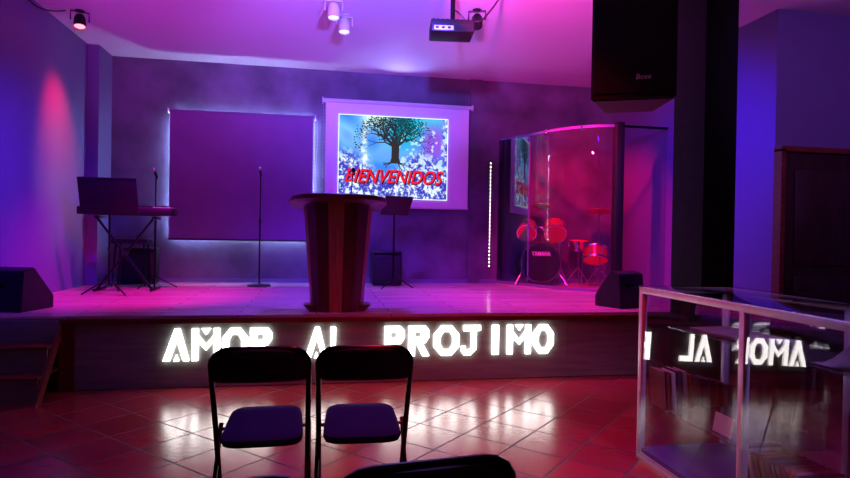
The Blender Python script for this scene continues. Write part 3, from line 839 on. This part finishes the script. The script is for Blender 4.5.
b = B(); c, s = bar((h_, YP, t_), (h_, YP, HC-.03)); b.box(c, s, bev=.002); b.build('middle_post', M['alu'], dc)
b = B(); c, s = bar((DC-h_, YP, t_), (DC-h_, YP, HC-.03)); b.box(c, s, bev=.002); b.build('rear_middle_post', M['alu'], dc)
# front panes, leaning very slightly in their channel
GY, GT = R(1.25), R(1.92)
for y0, y1 in ((-.02, YP+.01), (YP-.01, -LC+.02)):
    L = abs(y1-y0)
    b = B(); b.box((0, 0, 0), (.004, L, HC-.06))
    b.build('front_glass', M['glass'], dc, (.015, (y0+y1)/2, HC/2), (0, GT, GY), smooth=False)
B().box((DC/2, -LC/2, HC+.001), (DC+.004, LC+.004, .008), bev=.002).build('glass_top', M['glass'], dc)
B().box((DC/2, -.008, HC/2), (DC-.05, .004, HC-.05)).build('end_glass', M['glass'], dc, smooth=False)
B().box((DC-.012, -LC/2, HC/2), (.004, LC-.04, HC-.05)).build('rear_glass', M['glass'], dc, smooth=False)
B().box((DC/2, -LC/2, .045), (DC-.03, LC-.03, .03)).build('deck', M['deck'], dc, smooth=False)
B().box((DC*.60, -LC/2, .775), (DC*.62, LC-.06, .006)).build('glass_shelf', M['shelf_glass'], dc, smooth=False)
B().box((DC*.5+.01, -LC*.19, .330), (DC*.84, LC*.38-.05, .006)).build('glass_shelf', M['shelf_glass'], dc, smooth=False)

from math import cos, sin
def CW(x, y, z):  # case local -> world
    return (1.891+x*cos(CA)-y*sin(CA), 3.207+x*sin(CA)+y*cos(CA), z)
bc = [(150, 90, 84), (96, 60, 66), (176, 150, 136), (120, 50, 46), (80, 76, 104), (168, 112, 80), (190, 176, 168), (88, 40, 44), (132, 96, 90), (60, 50, 70)]
bmats = [mat('book_cover', c, .55, nscale=9, namt=.1) for c in bc]
CN = ['dull pink', 'dark brown', 'beige', 'deep red', 'slate blue', 'ochre', 'pale cream', 'maroon', 'brown', 'dark violet']
def book(w, h, th, m, label, grp, loc, rot):
    t = thing('book', label, 'book', loc, 0, grp, rot)
    # standing book: spine toward -y, thickness along x
    b = B(); b.box((0, .003, h/2), (th, .006, h), bev=.0015)
    b.box((-th/2+.0015, w/2, h/2), (.003, w, h)); b.box((th/2-.0015, w/2, h/2), (.003, w, h)); b.build('cover', m, t)
    B().box((0, w/2, h/2), (th-.006, w-.008, h-.008)).build('pages', M['paper'], t, smooth=False)
    return t
ordn = ['first', 'second', 'third', 'fourth', 'fifth', 'sixth', 'seventh', 'eighth', 'ninth', 'tenth', 'eleventh', 'twelfth', 'thirteenth', 'fourteenth']
hs_ = [.215, .21, .205, .215, .21, .19, .17, .165, .16, .15, .14, .14, .13, .12]
xb = .052
for k in range(14):
    th = random.uniform(.018, .028); hh = hs_[k]
    book(.13, hh, th, bmats[(k*3) % 10], '%s upright book, %s from the front glass at the far end of the case' % (CN[(k*3) % 10], ordn[k]), 'upright books on the case shelf', CW(xb+th/2, -.19, .3345), (0, R(-4 if k < 6 else 0), CA))
    xb += th+(.0115 if k < 6 else .006) + (.012 if k == 5 else 0)
yb = -.80
for k in range(13):
    th = random.uniform(.016, .030)
    book(.2, .27, th, bmats[(k*7+2) % 10], '%s leaning book, %s in the row on the blue case deck' % (CN[(k*7+2) % 10], ordn[k]), 'leaning books on the case deck at right', CW(.12, yb, .0645), (R(0), R(-20), CA-PI/2+PI*0))
    yb -= th+.011
# card, papers, cloth
cd = thing('price_card', 'small white card standing on the case shelf left of the middle post', 'card', CW(.10, -.63, .3345), CA)
B().box((0, 0, .052), (.003, .13, .095), rot=(0, R(10), 0)).build('card', M['paper'], cd, smooth=False)
B().box((.022, 0, .035), (.003, .03, .075), rot=(0, R(-22), 0)).build('easel_back', M['paper'], cd, smooth=False)
def crumple(name, label, cat, loc, sx, sy, h, m, seed):
    t = bmesh.new(); N = 22
    top_ = [[None]*(N+1) for _ in range(N+1)]
    for i in range(N+1):
        for j in range(N+1):
            u, v = i/N*2-1, j/N*2-1
            e = max(0, 1-max(abs(u), abs(v))**4)
            z = h*e*(.55+.9*noise.noise(Vector((u*1.6+seed, v*1.6, seed)))+.25*noise.noise(Vector((u*5, v*5+seed, 3))))
            top_[i][j] = t.verts.new((u*sx/2*(1+.12*noise.noise(Vector((u*2, v*2, seed+7)))), v*sy/2, max(.001, z)))
    for i in range(N):
        for j in range(N): t.faces.new((top_[i][j], top_[i+1][j], top_[i+1][j+1], top_[i][j+1]))
    q = B(); q.bm.free(); q.bm = t
    o = q.build(name, m, loc=loc, rot=(0, 0, CA))
    md = o.modifiers.new('s', 'SOLIDIFY'); md.thickness = .004; md.offset = -1
    o.location.z += .004
    return tag(o, label, cat)
crumple('folded_cloth', 'grey crumpled cloth on upper shelf of the display case', 'cloth', CW(.36, -1.35, .7785), .32, .62, .15, M['cloth'], 2.2)
crumple('paper_bag', 'pale crumpled paper bag on the blue deck of the case', 'bag', CW(.40, -1.62, .062), .26, .5, .2, M['cloth'], 5.1)
fl = thing('flat_folder', 'grey folder lying on the upper case shelf, left half', 'folder', CW(.34, -.45, .779), CA)
B().box((0, 0, .012), (.26, .5, .022), rot=(0, 0, R(6)), bev=.003).build('cover', M['cloth'], fl)
B().box((.003, 0, .0127), (.262, .49, .014), rot=(0, 0, R(6))).build('pages', M['paper'], fl, smooth=False)

# ------------------------------------------------------------------ lights
def spot(name, loc, to, col_, w, ang, blend=.6, rad=.05):
    l = bpy.data.lights.new(name, 'SPOT'); l.energy = w; l.color = lin(col_); l.spot_size = R(ang); l.spot_blend = blend; l.shadow_soft_size = rad
    o = bpy.data.objects.new(name, l); C.objects.link(o); o.location = loc
    o.rotation_euler = (Vector(to)-Vector(loc)).to_track_quat('-Z', 'Y').to_euler(); return o
def area(name, loc, to, col_, w, sx, sy, spread=180):
    l = bpy.data.lights.new(name, 'AREA'); l.energy = w; l.color = lin(col_); l.shape = 'RECTANGLE'; l.size = sx; l.size_y = sy; l.spread = R(spread)
    o = bpy.data.objects.new(name, l); C.objects.link(o); o.location = loc
    o.rotation_euler = (Vector(to)-Vector(loc)).to_track_quat('-Z', 'Y').to_euler(); return o
# stage wash from overhead, and uplight on the ceiling from added unseen hall spots
spot('wash_magenta_left', (-1.3, 6.0, 3.45), (-1.9, 6.8, .6), (255, 16, 200), 700, 62, .9)
spot('wash_violet_centre', (.2, 5.9, 3.45), (.3, 6.6, .6), (110, 44, 255), 950, 90, .9)
spot('wash_magenta_right', (2.3, 5.7, 3.45), (2.6, 6.5, .6), (255, 36, 240), 560, 80, .9)
spot('back_wall_violet', (.4, 3.4, 3.3), (.7, 8.4, 1.7), (84, 26, 255), 340, 50, .9)
for k, (x, tx, col_, w) in enumerate(((-.7, -1.3, (205, 70, 235), 780), (.5, .5, (122, 96, 255), 1700), (1.0, 2.7, (255, 70, 205), 700))):
    spot('ceiling_fill', (x, 2.7 if k < 2 else 3.7, 2.72 if k < 2 else 2.98), (tx, 6.6, 3.95), col_, w, 58, 1, .04)
spot('hidden_uplight', (1.1, 8.33, 3.24), (1.1, 6.9, 3.75), (140, 140, 255), 25, 140, 1, .03)  # added uplight hidden behind the screen casing, brightens the ceiling by the back wall
spot('left_wall_blue', (-.6, 4.2, 2.7), (-2.85, 6.3, 1.35), (36, 10, 255), 620, 60, 1)
spot('right_wall_blue', (2.6, 5.2, 2.9), (4.46, 6.0, 2.0), (38, 10, 255), 300, 90, 1)
spot('left_red_fixture', (-2.22, 6.9, 3.45), (-2.85, 7.12, 2.35), (255, 10, 64), 330, 50, 1, .1)
spot('drum_red', (2.7, 6.6, 3.45), (3.95, 8.0, 1.3), (255, 12, 84), 900, 66, .8)
spot('hall_red', (.6, 2.6, 3.45), (1.0, 3.5, 0), (255, 18, 60), 330, 78, 1)
spot('hall_violet', (3.9, 1.6, 3.2), (4.9, 5.1, 2.6), (190, 110, 255), 190, 70, 1)
spot('case_fill', (2.0, .7, 3.4), (2.1, 2.4, .4), (190, 160, 255), 380, 56, 1)  # unseen spot added overhead to brighten the case frame and contents

# world: nothing outside the room
wd = bpy.data.worlds.new('world'); sc.world = wd; wd.use_nodes = True
wd.node_tree.nodes['Background'].inputs[0].default_value = (.02, .012, .03, 1)

# ------------------------------------------------------------------ camera
F = .8963*654; pit = -.0073; ro = .0168; ya = .1809
cam = bpy.data.cameras.new('camera'); cam.sensor_width = 36; cam.lens = F/850*36; cam.clip_start = .05
co = bpy.data.objects.new('camera', cam); C.objects.link(co)
def cw(x, y, z): return Vector((x*cos(ya)+y*sin(ya), -x*sin(ya)+y*cos(ya), z))
def ray(u, v):
    uu = u*cos(ro)+v*sin(ro); vv = -u*sin(ro)+v*cos(ro)
    X, Z = uu/F, -vv/F; c, s = cos(pit), sin(pit)
    return cw(X, c-Z*s, s+Z*c)
fw = ray(0, 0); rg = (ray(1, 0)-fw).normalized(); up = (ray(0, -1)-fw).normalized()
m4 = Matrix.Identity(4)
for i in range(3): m4[i][0] = rg[i]; m4[i][1] = up[i]; m4[i][2] = -fw.normalized()[i]
m4.translation = Vector((0, 0, 1.3)); co.matrix_world = m4
sc.camera = co
sc.view_settings.view_transform = 'Standard'; sc.view_settings.look = 'None'
sc.view_settings.exposure = 0; sc.view_settings.gamma = 1; sc.view_settings.use_curve_mapping = False
cy = sc.cycles
cy.use_denoising = True; cy.max_bounces = 8; cy.transparent_max_bounces = 16; cy.glossy_bounces = 4; cy.diffuse_bounces = 4
cy.sample_clamp_indirect = 6; cy.caustics_reflective = False; cy.caustics_refractive = False
